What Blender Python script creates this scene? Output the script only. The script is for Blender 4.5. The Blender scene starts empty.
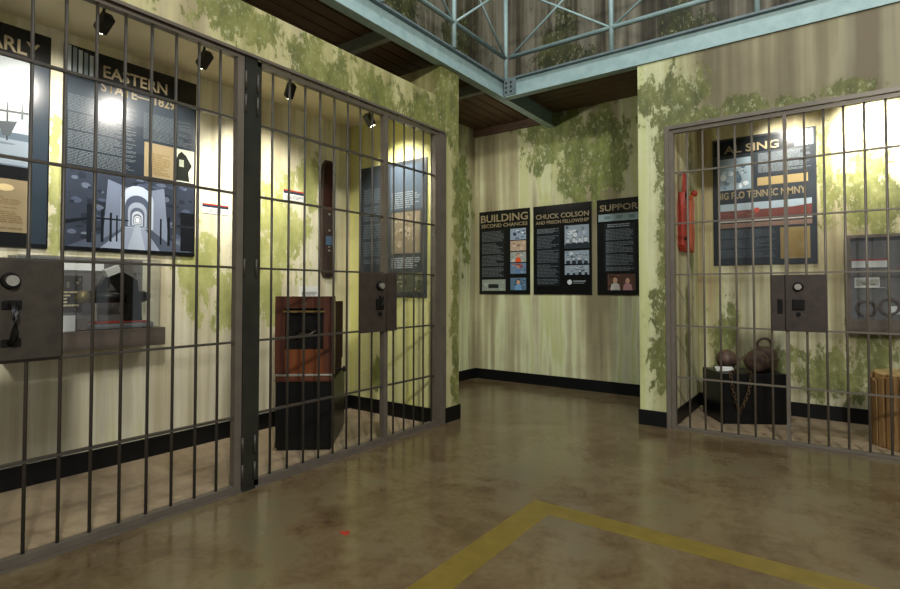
import bpy, bmesh, math, random
from mathutils import Vector, Matrix
R = math.radians
S = bpy.context.scene
COL = S.collection

# ---------------------------------------------------------------- camera
cam = bpy.data.cameras.new('camera'); cam_o = bpy.data.objects.new('camera', cam); COL.objects.link(cam_o)
cam.sensor_width = 36.0; cam.lens = 531.48 * 36.0 / 900.0
cam.shift_y = -17.64 / 900.0
cam.clip_start = 0.05
cam_o.location = (0, 0, 1.35)
cam_o.rotation_euler = (R(90 + 1.407), 0, R(36.087))
S.camera = cam_o

# ---------------------------------------------------------------- world and hall lamps
w = bpy.data.worlds.new('hall'); S.world = w; w.use_nodes = True
w.node_tree.nodes['Background'].inputs[0].default_value = (0.93, 0.97, 1.0, 1)
w.node_tree.nodes['Background'].inputs[1].default_value = 0.27

def area(name, loc, aim, size, power, col=(1, 1, 1)):
    l = bpy.data.lights.new(name, 'AREA'); l.shape = 'DISK'; l.size = size; l.energy = power; l.color = col
    o = bpy.data.objects.new(name, l); COL.objects.link(o); o.location = loc
    o.rotation_euler = (Vector(aim) - Vector(loc)).to_track_quat('-Z', 'Y').to_euler()
    return o
area('hall_lamp', (2.0, -1.0, 4.7), (-2.4, 4.6, 2.2), 0.45, 270, (1.0, 0.97, 0.90))
area('hall_lamp', (-1.2, 2.0, 7.2), (-2.4, 4.4, 2.0), 0.45, 110, (0.90, 0.97, 1.0))

v = S.view_settings
v.view_transform = 'Standard'; v.look = 'None'; v.gamma = 1.0; v.use_curve_mapping = False
v.exposure = 0.15
try: S.display_settings.display_device = 'sRGB'
except Exception: pass

# ---------------------------------------------------------------- helpers
def lin(c):
    if isinstance(c, str):
        c = tuple(int(c[i:i+2], 16) / 255 for i in (0, 2, 4))
    return tuple((x / 12.92 if x <= 0.04045 else ((x + 0.055) / 1.055) ** 2.4) for x in c[:3])

def tag(o, label=None, cat=None, group=None, kind=None):
    if label: o['label'] = label
    if cat: o['category'] = cat
    if group: o['group'] = group
    if kind: o['kind'] = kind
    return o

def link(name, me, mat=None, parent=None, loc=(0, 0, 0)):
    o = bpy.data.objects.new(name, me); COL.objects.link(o)
    o.location = loc
    if parent is not None: o.parent = parent
    if mat is not None and me is not None and not me.materials: me.materials.append(mat)
    return o

def thing(name, loc, label, cat, rz=0, group=None):
    o = bpy.data.objects.new(name, None); COL.objects.link(o)
    o.empty_display_size = 0.1
    o.location = loc; o.rotation_euler = (0, 0, rz)
    return tag(o, label, cat, group)

class B:
    """collects shapes into one mesh"""
    def __init__(s): s.bm = bmesh.new()
    def box(s, x0, x1, y0, y1, z0, z1, M=None, bevel=0):
        t = bmesh.new()
        r = bmesh.ops.create_cube(t, size=1)
        for q in t.verts:
            q.co = Vector(((x0 + x1) / 2 + q.co.x * (x1 - x0), (y0 + y1) / 2 + q.co.y * (y1 - y0), (z0 + z1) / 2 + q.co.z * (z1 - z0)))
        if bevel:
            bmesh.ops.bevel(t, geom=t.edges[:], offset=bevel, segments=2, affect='EDGES', profile=0.6)
        return s.merge(t, M)
    def merge(s, t, M=None):
        if M is not None: t.transform(M)
        me = bpy.data.meshes.new('tmp'); t.to_mesh(me); t.free(); s.bm.from_mesh(me); bpy.data.meshes.remove(me); return s
    def cyl(s, a, b, r, n=12, r2=None):
        a = Vector(a); b = Vector(b); d = b - a
        t = bmesh.new()
        bmesh.ops.create_cone(t, cap_ends=True, segments=n, radius1=r, radius2=r if r2 is None else r2, depth=d.length)
        M = Matrix.Translation((a + b) / 2) @ d.to_track_quat('Z', 'Y').to_matrix().to_4x4()
        return s.merge(t, M)
    def sphere(s, c, r, u=24, vv=16, sc=(1, 1, 1)):
        t = bmesh.new(); bmesh.ops.create_uvsphere(t, u_segments=u, v_segments=vv, radius=r)
        return s.merge(t, Matrix.Translation(c) @ Matrix.Diagonal((*sc, 1)))
    def torus(s, c, R_, r, M=None, n=20, m=8, sx=1, arc=2 * math.pi):
        full = arc > 6.28
        rings = []
        t = bmesh.new()
        k = n if full else n + 1
        for i in range(k):
            a = arc * i / n
            ring = []
            for j in range(m):
                b = 2 * math.pi * j / m
                ring.append(t.verts.new(((R_ * sx + r * math.cos(b)) * math.cos(a), (R_ + r * math.cos(b)) * math.sin(a), r * math.sin(b))))
            rings.append(ring)
        for i in range(n):
            A_ = rings[i]; B_ = rings[(i + 1) % k]
            for j in range(m):
                t.faces.new((A_[j], B_[j], B_[(j + 1) % m], A_[(j + 1) % m]))
        T = Matrix.Translation(c)
        return s.merge(t, T @ M if M is not None else T)
    def lathe(s, prof, n=24, c=(0, 0, 0), jitter=None):
        t = bmesh.new(); rings = []
        for (r, z) in prof:
            rings.append([t.verts.new(((r * (jitter(i, z) if jitter else 1)) * math.cos(2 * math.pi * i / n), (r * (jitter(i, z) if jitter else 1)) * math.sin(2 * math.pi * i / n), z)) for i in range(n)])
        for a, b in zip(rings, rings[1:]):
            for i in range(n): t.faces.new((a[i], a[(i + 1) % n], b[(i + 1) % n], b[i]))
        t.faces.new(rings[-1]); t.faces.new(list(reversed(rings[0])))
        return s.merge(t, Matrix.Translation(c))
    def prism(s, pts, x0, x1, M=None):
        """polygon in the y-z plane, extruded along x"""
        t = bmesh.new()
        a = [t.verts.new((x0, p[0], p[1])) for p in pts]; b = [t.verts.new((x1, p[0], p[1])) for p in pts]
        n = len(pts)
        t.faces.new(list(reversed(a))); t.faces.new(b)
        for i in range(n): t.faces.new((a[i], a[(i + 1) % n], b[(i + 1) % n], b[i]))
        bmesh.ops.recalc_face_normals(t, faces=t.faces[:])
        return s.merge(t, M)
    def tube(s, pts, r, n=8):
        pts = [Vector(p) for p in pts]
        t = bmesh.new(); rings = []
        for i, p in enumerate(pts):
            d = (pts[min(i + 1, len(pts) - 1)] - pts[max(i - 1, 0)]).normalized()
            q = d.to_track_quat('Z', 'Y')
            rings.append([t.verts.new(p + q @ Vector((r * math.cos(2 * math.pi * j / n), r * math.sin(2 * math.pi * j / n), 0))) for j in range(n)])
        for a, b in zip(rings, rings[1:]):
            for j in range(n): t.faces.new((a[j], a[(j + 1) % n], b[(j + 1) % n], b[j]))
        t.faces.new(rings[-1]); t.faces.new(list(reversed(rings[0])))
        return s.merge(t)
    def mesh(s, name, mat=None, smooth=False):
        me = bpy.data.meshes.new(name); s.bm.to_mesh(me); s.bm.free()
        if smooth:
            for f in me.polygons: f.use_smooth = True
        if mat: me.materials.append(mat)
        return me
    def make(s, name, mat, parent=None, loc=(0, 0, 0), smooth=False):
        return link(name, s.mesh(name, mat, smooth), None, parent, loc)

# ---------------------------------------------------------------- materials
class N:
    def __init__(s, name):
        s.m = bpy.data.materials.new(name); s.m.use_nodes = True
        s.t = s.m.node_tree; s.n = s.t.nodes; s.b = s.n['Principled BSDF']
    def new(s, t, **k):
        q = s.n.new(t)
        for a, b in k.items(): setattr(q, a, b)
        return q
    def put(s, sock, val):
        if isinstance(val, bpy.types.NodeSocket): s.t.links.new(val, sock)
        elif isinstance(val, (tuple, list)) and len(val) == 3 and sock.type == 'RGBA': sock.default_value = (*val, 1)
        else: sock.default_value = val
    def math(s, op, a, b=None, c=None, clamp=False):
        q = s.new('ShaderNodeMath', operation=op, use_clamp=clamp)
        s.put(q.inputs[0], a)
        if b is not None: s.put(q.inputs[1], b)
        if c is not None: s.put(q.inputs[2], c)
        return q.outputs[0]
    def noise(s, vec, scale, detail=4, rough=0.55, dist=0.0):
        q = s.new('ShaderNodeTexNoise'); s.put(q.inputs['Vector'], vec)
        q.inputs['Scale'].default_value = scale; q.inputs['Detail'].default_value = detail
        q.inputs['Roughness'].default_value = rough; q.inputs['Distortion'].default_value = dist
        return q.outputs['Fac']
    def ramp(s, fac, stops, interp='LINEAR'):
        q = s.new('ShaderNodeValToRGB'); e = q.color_ramp.elements; q.color_ramp.interpolation = interp
        while len(e) < len(stops): e.new(0.5)
        for el, (p, c) in zip(e, stops):
            el.position = p; el.color = (*(lin(c) if not isinstance(c, (int, float)) else (c, c, c)), 1)
        s.put(q.inputs[0], fac); return q.outputs[0]
    def mix(s, fac, a, b, mode='MIX'):
        q = s.new('ShaderNodeMix', data_type='RGBA', blend_type=mode)
        s.put(q.inputs[0], fac); s.put(q.inputs[6], a); s.put(q.inputs[7], b); return q.outputs[2]
    def vec(s, x, y, z):
        q = s.new('ShaderNodeCombineXYZ'); s.put(q.inputs[0], x); s.put(q.inputs[1], y); s.put(q.inputs[2], z); return q.outputs[0]
    def pos(s):
        g = s.new('ShaderNodeNewGeometry'); q = s.new('ShaderNodeSeparateXYZ'); s.t.links.new(g.outputs['Position'], q.inputs[0])
        return g.outputs['Position'], q.outputs[0], q.outputs[1], q.outputs[2]
    def obj(s):
        g = s.new('ShaderNodeTexCoord'); q = s.new('ShaderNodeSeparateXYZ'); s.t.links.new(g.outputs['Object'], q.inputs[0])
        return g.outputs['Object'], q.outputs[0], q.outputs[1], q.outputs[2]
    def bump(s, h, strength=0.2, dist=0.01):
        q = s.new('ShaderNodeBump'); q.inputs['Strength'].default_value = strength; q.inputs['Distance'].default_value = dist
        s.put(q.inputs['Height'], h); s.t.links.new(q.outputs[0], s.b.inputs['Normal'])
    def set(s, **k):
        names = dict(base='Base Color', rough='Roughness', metal='Metallic', spec='Specular IOR Level', trans='Transmission Weight', ior='IOR', alpha='Alpha', coat='Coat Weight', emit='Emission Color', es='Emission Strength')
        for a, b in k.items(): s.put(s.b.inputs[names[a]], b)
        return s

def paint(name, c1, c2=None, rough=0.5, metal=0.0, scale=8, spec=0.5):
    m = N(name); p, x, y, z = m.obj()
    if c2 is None: c2 = c1
    n = m.noise(p, scale, 5, 0.6)
    m.set(base=m.ramp(n, [(0.3, c1), (0.7, c2)]), rough=rough, metal=metal, spec=spec)
    m.bump(m.noise(p, scale * 6, 3), 0.08, 0.003)
    return m.m

def wall_mat(name, streaks, moss=(), moss_cols=('4c5426', '6f7633', '8d9049'), seed=0.0, cut=0.02, specks=0.6, grain=1.0, general=-0.55, stretch=1.0, tint=(.92, .92, .92), contrast=1.6, second=None, fine=.26):
    """streaked faux-aged paint with ragged moss patches; moss = (u, z, ru, rz) ellipses on the wall, u = x + y"""
    m = N(name); p, x, y, z = m.pos()
    u = m.math('ADD', x, y)
    us = m.math('ADD', u, seed)
    s1 = m.noise(m.vec(us, 0.0, m.math('MULTIPLY', z, 0.05)), 2.1, 3, 0.6)
    s2 = m.noise(m.vec(us, 3.0, m.math('MULTIPLY', z, 0.03)), 9.0, 4, 0.65)
    s3 = m.noise(m.vec(us, 7.0, z), 1.3, 5, 0.6)
    f = m.math('ADD', m.math('MULTIPLY', s1, 0.88 - fine), m.math('ADD', m.math('MULTIPLY', s2, fine), m.math('MULTIPLY', s3, 0.12)))
    f = m.math('ADD', m.math('MULTIPLY', m.math('SUBTRACT', f, 0.5), contrast), 0.5)
    rc = m.ramp(f, streaks)
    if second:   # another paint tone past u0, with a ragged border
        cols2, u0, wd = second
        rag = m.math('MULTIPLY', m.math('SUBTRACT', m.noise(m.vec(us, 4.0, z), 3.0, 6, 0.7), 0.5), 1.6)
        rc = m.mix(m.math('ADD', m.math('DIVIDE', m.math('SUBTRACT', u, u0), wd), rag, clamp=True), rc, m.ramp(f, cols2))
    base = m.mix(1.0, rc, tint, 'MULTIPLY')
    # moss
    field = general
    for (bu, bz, ru, rz) in moss:
        du = m.math('DIVIDE', m.math('SUBTRACT', u, bu), ru); dz = m.math('DIVIDE', m.math('SUBTRACT', z, bz), rz)
        d = m.math('SQRT', m.math('ADD', m.math('MULTIPLY', du, du), m.math('MULTIPLY', dz, dz)))
        field = m.math('MAXIMUM', m.math('MULTIPLY', m.math('SUBTRACT', 1.0, d), 0.55), field)
    n1 = m.noise(m.vec(us, 1.0, m.math('MULTIPLY', z, 0.62 * stretch)), 2.6 * grain, 9, 0.68, 0.4)
    n2 = m.noise(m.vec(us, 5.0, m.math('MULTIPLY', z, 0.42 * stretch)), 11.0 * grain, 6, 0.7, 0.2)
    e = m.math('ADD', m.math('MULTIPLY', m.math('SUBTRACT', n1, 0.5), 2.4), m.math('MULTIPLY', m.math('SUBTRACT', n2, 0.5), 0.9))
    e = m.math('ADD', e, field)
    mask = m.math('MULTIPLY', m.math('SUBTRACT', e, cut), 13.0, clamp=True)
    tone = m.noise(m.vec(us, 9.0, m.math('MULTIPLY', z, 0.5)), 6.0, 7, 0.7)
    mc = m.ramp(tone, [(0.36, moss_cols[0]), (0.5, moss_cols[1]), (0.64, moss_cols[2])])
    soft = m.math('MULTIPLY', m.math('ADD', e, 0.35), 1.2, clamp=True)
    base = m.mix(m.math('MULTIPLY', soft, 0.35), base, mc)
    col = m.mix(m.math('MULTIPLY', mask, 0.88), base, mc)
    sp = m.math('MULTIPLY', m.math('SUBTRACT', m.noise(m.vec(us, 2.0, m.math('MULTIPLY', z, 0.6)), 12 * grain, 5, 0.72), 0.56), 12, clamp=True)
    col = m.mix(m.math('MULTIPLY', m.math('MULTIPLY', sp, mask), specks), col, lin('b9bb93'))
    m.set(base=col, rough=0.62, spec=0.35)
    m.bump(m.math('ADD', m.math('MULTIPLY', mask, 0.5), m.math('MULTIPLY', n2, 0.5)), 0.15, 0.004)
    return m.m

CREAM = [(0.30, '8f866a'), (0.42, 'b5ad86'), (0.50, 'cfcb9c'), (0.58, 'd6d79f'), (0.70, 'c3b58c')]
GREEN = [(0.30, '8c8a5c'), (0.42, 'b3b57c'), (0.50, 'cdd196'), (0.58, 'd3d898'), (0.70, 'b6a982')]

M = {}
M['wall_left'] = wall_mat('mossy_header_paint', [(0.34, '8b8459'), (0.45, 'aea774'), (0.53, 'c4bd8b'), (0.62, 'b5a986'), (0.7, 'a19572')],
    [(-1.25, 3.2, .5, .22), (-.55, 3.1, .45, .18), (0.1, 3.05, .35, .2), (.75, 3.05, .4, .2), (1.15, 3.3, .22, .5), (1.33, 2.7, .06, 1.6), (1.30, 1.0, .08, 1.1)], ('4c5328', '6c7036', '888950'), seed=2.3, general=-0.42, grain=3.2, specks=.6)
M['wall_back'] = wall_mat('streaked_back_paint', [(0.30, '827b5e'), (0.40, 'a8a17e'), (0.47, 'c2c098'), (0.52, 'dbe0b6'), (0.57, 'c6cc8e'), (0.63, 'd2d2ac'), (0.74, 'a09876')],
    [(3.55, 3.5, .42, .40), (4.05, 3.3, .42, .62), (4.45, 3.2, .3, .7), (2.0, 2.6, .25, .8), (4.05, 2.65, .12, .3)], ('515c2c', '6d7a3a', '8a9450'), seed=0.7, general=-1.0, grain=1.9, specks=0.9, fine=.14)
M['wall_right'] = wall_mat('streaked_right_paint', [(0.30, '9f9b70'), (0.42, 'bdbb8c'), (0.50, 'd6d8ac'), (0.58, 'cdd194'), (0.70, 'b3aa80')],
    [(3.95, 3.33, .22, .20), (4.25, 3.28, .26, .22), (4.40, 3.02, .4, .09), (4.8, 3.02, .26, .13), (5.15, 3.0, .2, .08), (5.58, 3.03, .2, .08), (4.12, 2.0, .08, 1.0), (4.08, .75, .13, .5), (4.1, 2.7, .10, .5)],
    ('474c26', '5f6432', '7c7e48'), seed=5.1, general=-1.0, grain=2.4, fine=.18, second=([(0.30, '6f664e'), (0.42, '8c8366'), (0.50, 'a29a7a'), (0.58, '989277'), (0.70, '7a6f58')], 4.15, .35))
M['wall_cell_left'] = wall_mat('cell_cream_paint', [(0.28, 'a3997c'), (0.40, 'c2b99a'), (0.48, 'd6d0b4'), (0.53, 'e2dec6'), (0.59, 'd0cca2'), (0.72, 'bdb090')],
    [(-2.02, 1.55, .22, .36), (-1.80, 1.3, .14, .30), (-1.2, 2.0, .36, .50), (-.85, 2.45, .16, .30), (-1.35, 1.5, .22, .45), (-3.12, 2.1, .05, .5)], ('868c4c', '9ca05c', 'b3b576'), seed=9.1, general=-1.1, grain=2.4, specks=0.3)
M['wall_cell_end'] = wall_mat('cell_yellow_green_paint', [(0.30, 'aea971'), (0.42, 'c2bf88'), (0.50, 'cfcd92'), (0.58, 'd3d27e'), (0.70, 'c0bb84')],
    [(.15, .4, .1, .2)], seed=1.1, general=-1.1)
M['wall_cell_right'] = wall_mat('cell_mossy_paint', [(0.28, '8d8062'), (0.40, 'b2a985'), (0.48, 'cfcaa6'), (0.54, 'dddcba'), (0.60, 'c8c592'), (0.72, 'b29b78')],
    [(6.15, .42, .45, .30), (6.7, .45, .35, .30), (7.12, .65, .22, .40), (7.1, 2.25, .28, .5), (6.72, 2.5, .07, .6), (5.75, .75, .14, .45), (5.1, 2.3, .14, .8), (4.9, .9, .12, .5), (7.6, 2.2, .3, .6)],
    ('5a6230', '757b40', '93965a'), seed=3.3, general=-1.0, grain=2.2)
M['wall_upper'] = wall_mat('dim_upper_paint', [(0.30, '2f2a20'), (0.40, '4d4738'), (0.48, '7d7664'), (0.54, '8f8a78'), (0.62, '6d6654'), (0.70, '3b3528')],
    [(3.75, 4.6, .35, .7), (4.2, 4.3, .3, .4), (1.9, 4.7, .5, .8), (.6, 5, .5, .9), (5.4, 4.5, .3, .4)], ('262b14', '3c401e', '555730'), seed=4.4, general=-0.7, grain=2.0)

def floor_mat(name, cols, rough, grain=1.0, spec=0.5):
    m = N(name); p, x, y, z = m.pos()
    a = m.noise(p, 0.9 * grain, 7, 0.62, 0.6); b = m.noise(p, 5.0 * grain, 6, 0.65, 0.8); c = m.noise(p, 26, 4, 0.6)
    f = m.math('ADD', m.math('MULTIPLY', a, 0.55), m.math('ADD', m.math('MULTIPLY', b, 0.33), m.math('MULTIPLY', c, 0.12)))
    m.set(base=m.ramp(f, cols), spec=spec)
    m.set(rough=m.math('ADD', rough, m.math('MULTIPLY', m.math('SUBTRACT', b, 0.5), 0.22)))
    m.bump(m.math('ADD', m.math('MULTIPLY', a, .7), m.math('MULTIPLY', b, .3)), 0.05, 0.01)
    return m.m
M['floor'] = floor_mat('polished_stained_concrete', [(0.36, '4d3d28'), (0.46, '625138'), (0.54, '6f6147'), (0.62, '676048'), (0.7, '7a6d53')], 0.20, 1.0, 0.65)
M['cell_floor'] = floor_mat('cell_concrete', [(0.32, '75654e'), (0.45, '94826a'), (0.55, 'a8957a'), (0.68, '8b806a')], 0.45, 1.6, 0.3)
M['black_base'] = paint('black_vinyl', '08090a', '0d0e0f', 0.45, spec=.3)
M['bars'] = paint('gunmetal_bar_paint', '403c35', '4c473f', 0.42, 0.25, 5)
M['bars_r'] = paint('grey_bar_paint', '665f55', '756d61', 0.42, 0.2, 5)
M['frame'] = paint('taupe_frame_paint', '5b544a', '6a6156', 0.5, 0.2, 6)
M['post'] = paint('black_post_paint', '24251f', '33332c', 0.4, 0.3, 6)
M['lock'] = paint('dark_lock_plate', '38322b', '484136', 0.5, 0.35, 14)
M['lock_m'] = paint('brown_lock_plate', '3b332e', '4a403a', 0.45, 0.35, 14)
M['iron'] = paint('black_iron', '151514', '23211e', 0.35, 0.6, 20)
M['steel'] = paint('worn_steel', '98948a', 'b4b0a6', 0.35, 0.6, 30)
M['fixture'] = paint('black_lamp_body', '0d0d0d', '161616', 0.5)
M['black_gloss'] = paint('black_laminate', '08090a', '0c0d0d', 0.34, 0, 4, .35)
M['beam'] = paint('pale_blue_steel', '8fa9a8', 'a6bdbb', 0.5, 0.1, 9)
M['beam_dark'] = paint('grey_blue_steel', '5d6a6c', '728083', 0.55, 0.1, 9)
M['joist'] = paint('grey_green_steel', '7d8073', '8d9082', 0.6, 0.1, 9)
M['ceil_cell'] = paint('cream_ceiling_board', 'cdc2a0', 'd8ceae', 0.8, 0, 2)
M['tape'] = paint('mustard_floor_tape', '6b5a20', '7c6a2c', 0.4, 0, 10)

def wood(name, cols, along='y', scale=1.0, rough=0.55, spec=0.4):
    m = N(name); p, x, y, z = m.obj()
    k = {'x': (0.08, 1, 1), 'y': (1, 0.08, 1), 'z': (1, 1, 0.08)}[along]
    q = m.new('ShaderNodeMapping'); m.put(q.inputs[0], p); q.inputs['Scale'].default_value = tuple(s * scale for s in k)
    a = m.noise(q.outputs[0], 9, 6, 0.65, 0.8); b = m.noise(q.outputs[0], 40, 4, 0.6)
    f = m.math('ADD', m.math('MULTIPLY', a, 0.7), m.math('MULTIPLY', b, 0.3))
    m.set(base=m.ramp(f, cols), rough=rough, spec=spec); m.bump(f, 0.2, 0.004)
    return m.m
M['plank'] = wood('dark_deck_board', [(0.3, '33261c'), (0.5, '59432f'), (0.7, '6e5642')], 'y')
M['plank_x'] = wood('dark_deck_board_crosswise', [(0.3, '33261c'), (0.5, '574230'), (0.7, '6b5643')], 'x')
M['redwood'] = wood('red_brown_varnished_wood', [(0.3, '33190f'), (0.5, '4f2b1b'), (0.7, '5e3825')], 'z', 1.5, 0.3)
M['orangewood'] = wood('orange_varnished_wood', [(0.3, '4a2612'), (0.5, '6a391d'), (0.7, '7c4928')], 'z', 1.5, 0.3)
M['darkwood'] = wood('dark_brown_wood', [(0.3, '20120c'), (0.5, '35201a'), (0.7, '452b22')], 'z', 1.5, 0.8, 0.1)
M['log'] = wood('split_log_wood', [(0.28, '4a341c'), (0.45, '7d5d36'), (0.6, '9c7c50'), (0.75, '644a2a')], 'z', 2.2, 0.6)
M['log_top'] = wood('cut_log_end', [(0.3, 'a88a52'), (0.6, 'cdb27a'), (0.75, 'b8995f')], 'x', 2, 0.6)
M['apron'] = wood('taupe_shelf_wood', [(0.3, '4f463f'), (0.5, '5f564d'), (0.7, '6c6259')], 'y', 1, 0.5)
M['paddle'] = wood('dark_strap_leather', [(0.3, '211813'), (0.5, '362a24'), (0.7, '463831')], 'z', 1.2, 0.5)
M['rust'] = paint('rusty_iron', '4a382e', '7a6355', 0.55, 0.3, 16)
M['rust_chain'] = paint('rusty_chain_iron', '3c2c1e', '6a553c', 0.6, 0.5, 30)
M['red'] = paint('red_leather', '8e2a1c', 'b23a26', 0.5, 0, 12)
M['orange'] = paint('orange_leather', 'b4502e', 'c4683e', 0.5, 0, 12)
M['white_card'] = paint('white_card', 'd6d8d4', 'e2e4e0', 0.6)
M['grey_felt'] = paint('grey_felt', '6d6d6e', '7c7c7c', 0.9)
M['grey_board'] = paint('dark_grey_board', '5c5956', '6a6764', 0.6)

ink = N('printed_ink')
at = ink.new('ShaderNodeVertexColor'); at.layer_name = 'ink'
ink.set(base=at.outputs[0], rough=0.24, spec=0.4); M['ink'] = ink.m
gold = N('gold_lettering'); gold.set(base=lin('8f8263'), rough=0.35); M['gold'] = gold.m
gla = N('clear_acrylic')     # thin clear sheet: see-through, with a faint gloss on its surface
_tr = gla.new('ShaderNodeBsdfTransparent'); _tr.inputs[0].default_value = (.96, .97, .97, 1)
_gl = gla.new('ShaderNodeBsdfGlossy'); _gl.inputs['Roughness'].default_value = .04
_fr = gla.new('ShaderNodeValue'); _fr.outputs[0].default_value = .07
_mx = gla.new('ShaderNodeMixShader')
gla.t.links.new(_fr.outputs[0], _mx.inputs[0]); gla.t.links.new(_tr.outputs[0], _mx.inputs[1]); gla.t.links.new(_gl.outputs[0], _mx.inputs[2])
gla.t.links.new(_mx.outputs[0], gla.n['Material Output'].inputs['Surface']); M['glass'] = gla.m
lens = N('lamp_lens'); lens.set(base=(1, .95, .85), emit=(1, .92, .78), es=45.0); M['lens'] = lens.m

# ---------------------------------------------------------------- the setting
def struct(name, b, mat, parent=None):
    o = b.make(name, mat, parent)
    if parent is None: o['kind'] = 'structure'
    return o
XL, YR, XB, YB, YC, YE = -3.235, 5.49, -4.53, 6.88, 6.80, 4.28
struct('floor', B().box(XL, 6, -4, YR, -.1, 0).box(XB, -1.48, YR, YB, -.1, 0).box(XB, XL, 4.45, YR, -.1, 0), M['floor'])
struct('floor_left_cell', B().box(XB, XL, -4, 4.45, -.1, 0), M['cell_floor'])
struct('floor_right_cell', B().box(-1.48, 6, YR, YC + .02, -.1, 0), M['cell_floor'])
struct('wall_left', B().box(XL - .1, XL, -4, YE, 2.96, 3.31).box(XB, XL, YE, 4.595, 0, 3.66), M['wall_left'])
struct('wall_left_inner_end', B().box(XB, XL - .1, YE - .012, YE, 0, 3.23), M['wall_cell_end'])
struct('wall_left_rear', B().box(XB - .12, XB, -4, YE, 0, 3.86), M['wall_cell_left'])
struct('wall_back', B().box(XB - .12, -1.48, YB, YB + .12, 0, 3.86).box(XB - .12, XB, 4.595, YB, 0, 3.86), M['wall_back'])
struct('wall_right', B().box(-1.335, 6, YR, YR + .1, 2.94, 3.64).box(-1.625, -1.335, YR, YB, 0, 3.64), M['wall_right'])
struct('wall_right_rear', B().box(-1.335, 6, YC, YC + .1, 0, 3.6).box(-1.335, -1.325, YR + .1, YC, 0, 3.6), M['wall_cell_right'])
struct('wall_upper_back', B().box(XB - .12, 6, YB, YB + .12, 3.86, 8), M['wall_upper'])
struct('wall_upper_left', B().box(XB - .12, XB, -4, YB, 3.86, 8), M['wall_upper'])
struct('ceiling_left_cell', B().box(XB, XL - .1, -4, YE, 3.23, 3.28), M['ceil_cell'])
struct('ceiling_right_cell', B().box(-1.335, 6, YR + .1, YC, 3.5, 3.55), M['ceil_cell'])
# deck overhead: a dark slab with boards below
deck = struct('ceiling', B().box(XB, XL, -4, YB, 3.875, 3.90).box(XL, 6, YR + .06, YB, 3.875, 3.90), M['plank'])
rng = random.Random(4)
wb = (XL - .04 - XB) / 8
pm = B().box(-wb / 2 + .006, wb / 2 - .006, -5.4, 5.4, 0, .035).mesh('plank', M['plank'])
for i in range(8):
    link('plank', pm, None, deck, (XB + wb * (i + .5), 1.46, 3.838 + rng.uniform(-.004, .004)))
wb = (YB - YR - .10) / 8
pm = B().box(-4.6, 4.6, -wb / 2 + .006, wb / 2 - .006, 0, .035).mesh('plank', M['plank_x'])
for i in range(8):
    link('plank', pm, None, deck, (1.42, YR + .10 + wb * (i + .5), 3.838 + rng.uniform(-.004, .004)))
struct('trim_5', B().box(XB, XL - .06, YB - .04, YB, 3.715, 3.83), M['plank_x'])
# black baseboards
bb = .15; bt = .014
struct('baseboard_back', B().box(XB, -1.625, YB - bt, YB, 0, bb), M['black_base'])
struct('baseboard_alcove_left', B().box(XB, XB + bt, 4.595, YB, 0, bb), M['black_base'])
struct('baseboard_partition', B().box(XL - .01, XL + bt, 4.345, 4.595 + bt, 0, bb).box(XB, XL, 4.595, 4.595 + bt, 0, bb), M['black_base'])
struct('baseboard_left_cell', B().box(XB, XB + bt, -4, YE, 0, bb).box(XB, XL - .1, YE - .012 - bt, YE - .012, 0, bb), M['black_base'])
struct('baseboard_right_pillar', B().box(-1.625 - bt, -1.345, YR - bt, YR, 0, bb).box(-1.625 - bt, -1.625, YR, YB, 0, bb), M['black_base'])
struct('baseboard_right_cell', B().box(-1.325, -1.325 + bt, YR + .1, YC, 0, bb).box(-1.325, 6, YC - bt, YC, 0, bb), M['black_base'])

# ---------------------------------------------------------------- steel beams
def ibeam(name, along, a0, a1, c, z0, z1, label, fw=.10):
    """I beam: flanges proud of a thin web"""
    o = None
    def bx(s0, s1, zz0, zz1): return B().box(s0, s1, a0, a1, zz0, zz1) if along == 'y' else B().box(a0, a1, s0, s1, zz0, zz1)
    t = thing(name, (0, 0, 0), label, 'beam')
    bx(c - .006, c + .006, z0 + .012, z1 - .02).make('web', M['beam'], t)
    bx(c - fw / 2, c + fw / 2, z0, z0 + .012).make('flange', M['beam'], t)
    bx(c - fw / 2, c + fw / 2, z1 - .02, z1).make('flange', M['beam_dark'], t)  # top flange darker: the shade of its underside is put into the colour
    return t
bl = ibeam('steel_beam', 'y', -4, YB, XL + .0, 3.645, 3.87, 'long pale blue steel beam running above the left barred cells')
br = ibeam('steel_beam', 'x', XL + .06, 6, YR + .03, 3.645, 3.87, 'pale blue steel beam crossing above the right barred cell')
# bolted corner plate
cp = B().box(XL + .055, XL + .21, YR - .03, YR - .02, 3.66, 3.845)
cp.make('corner_plate', M['beam_dark'], br)
for dx in (.085, .15):
    for dz in (3.70, 3.755, 3.81):
        B().cyl((XL + dx, YR - .03, dz), (XL + dx, YR - .042, dz), .012, 8).make('bolt', M['lock'], br)
for yy, lab in ((2.0, 'grey steel cross joist under the deck nearest the camera'), (3.68, 'grey green steel joist under the deck above the left header'), (5.34, 'thin steel joist under the deck behind the mossy pillar')):
    tag(B().box(XB, XL - .055, yy - .035, yy + .035, 3.72, 3.835).make('steel_joist', M['joist']), lab, 'joist')

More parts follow.
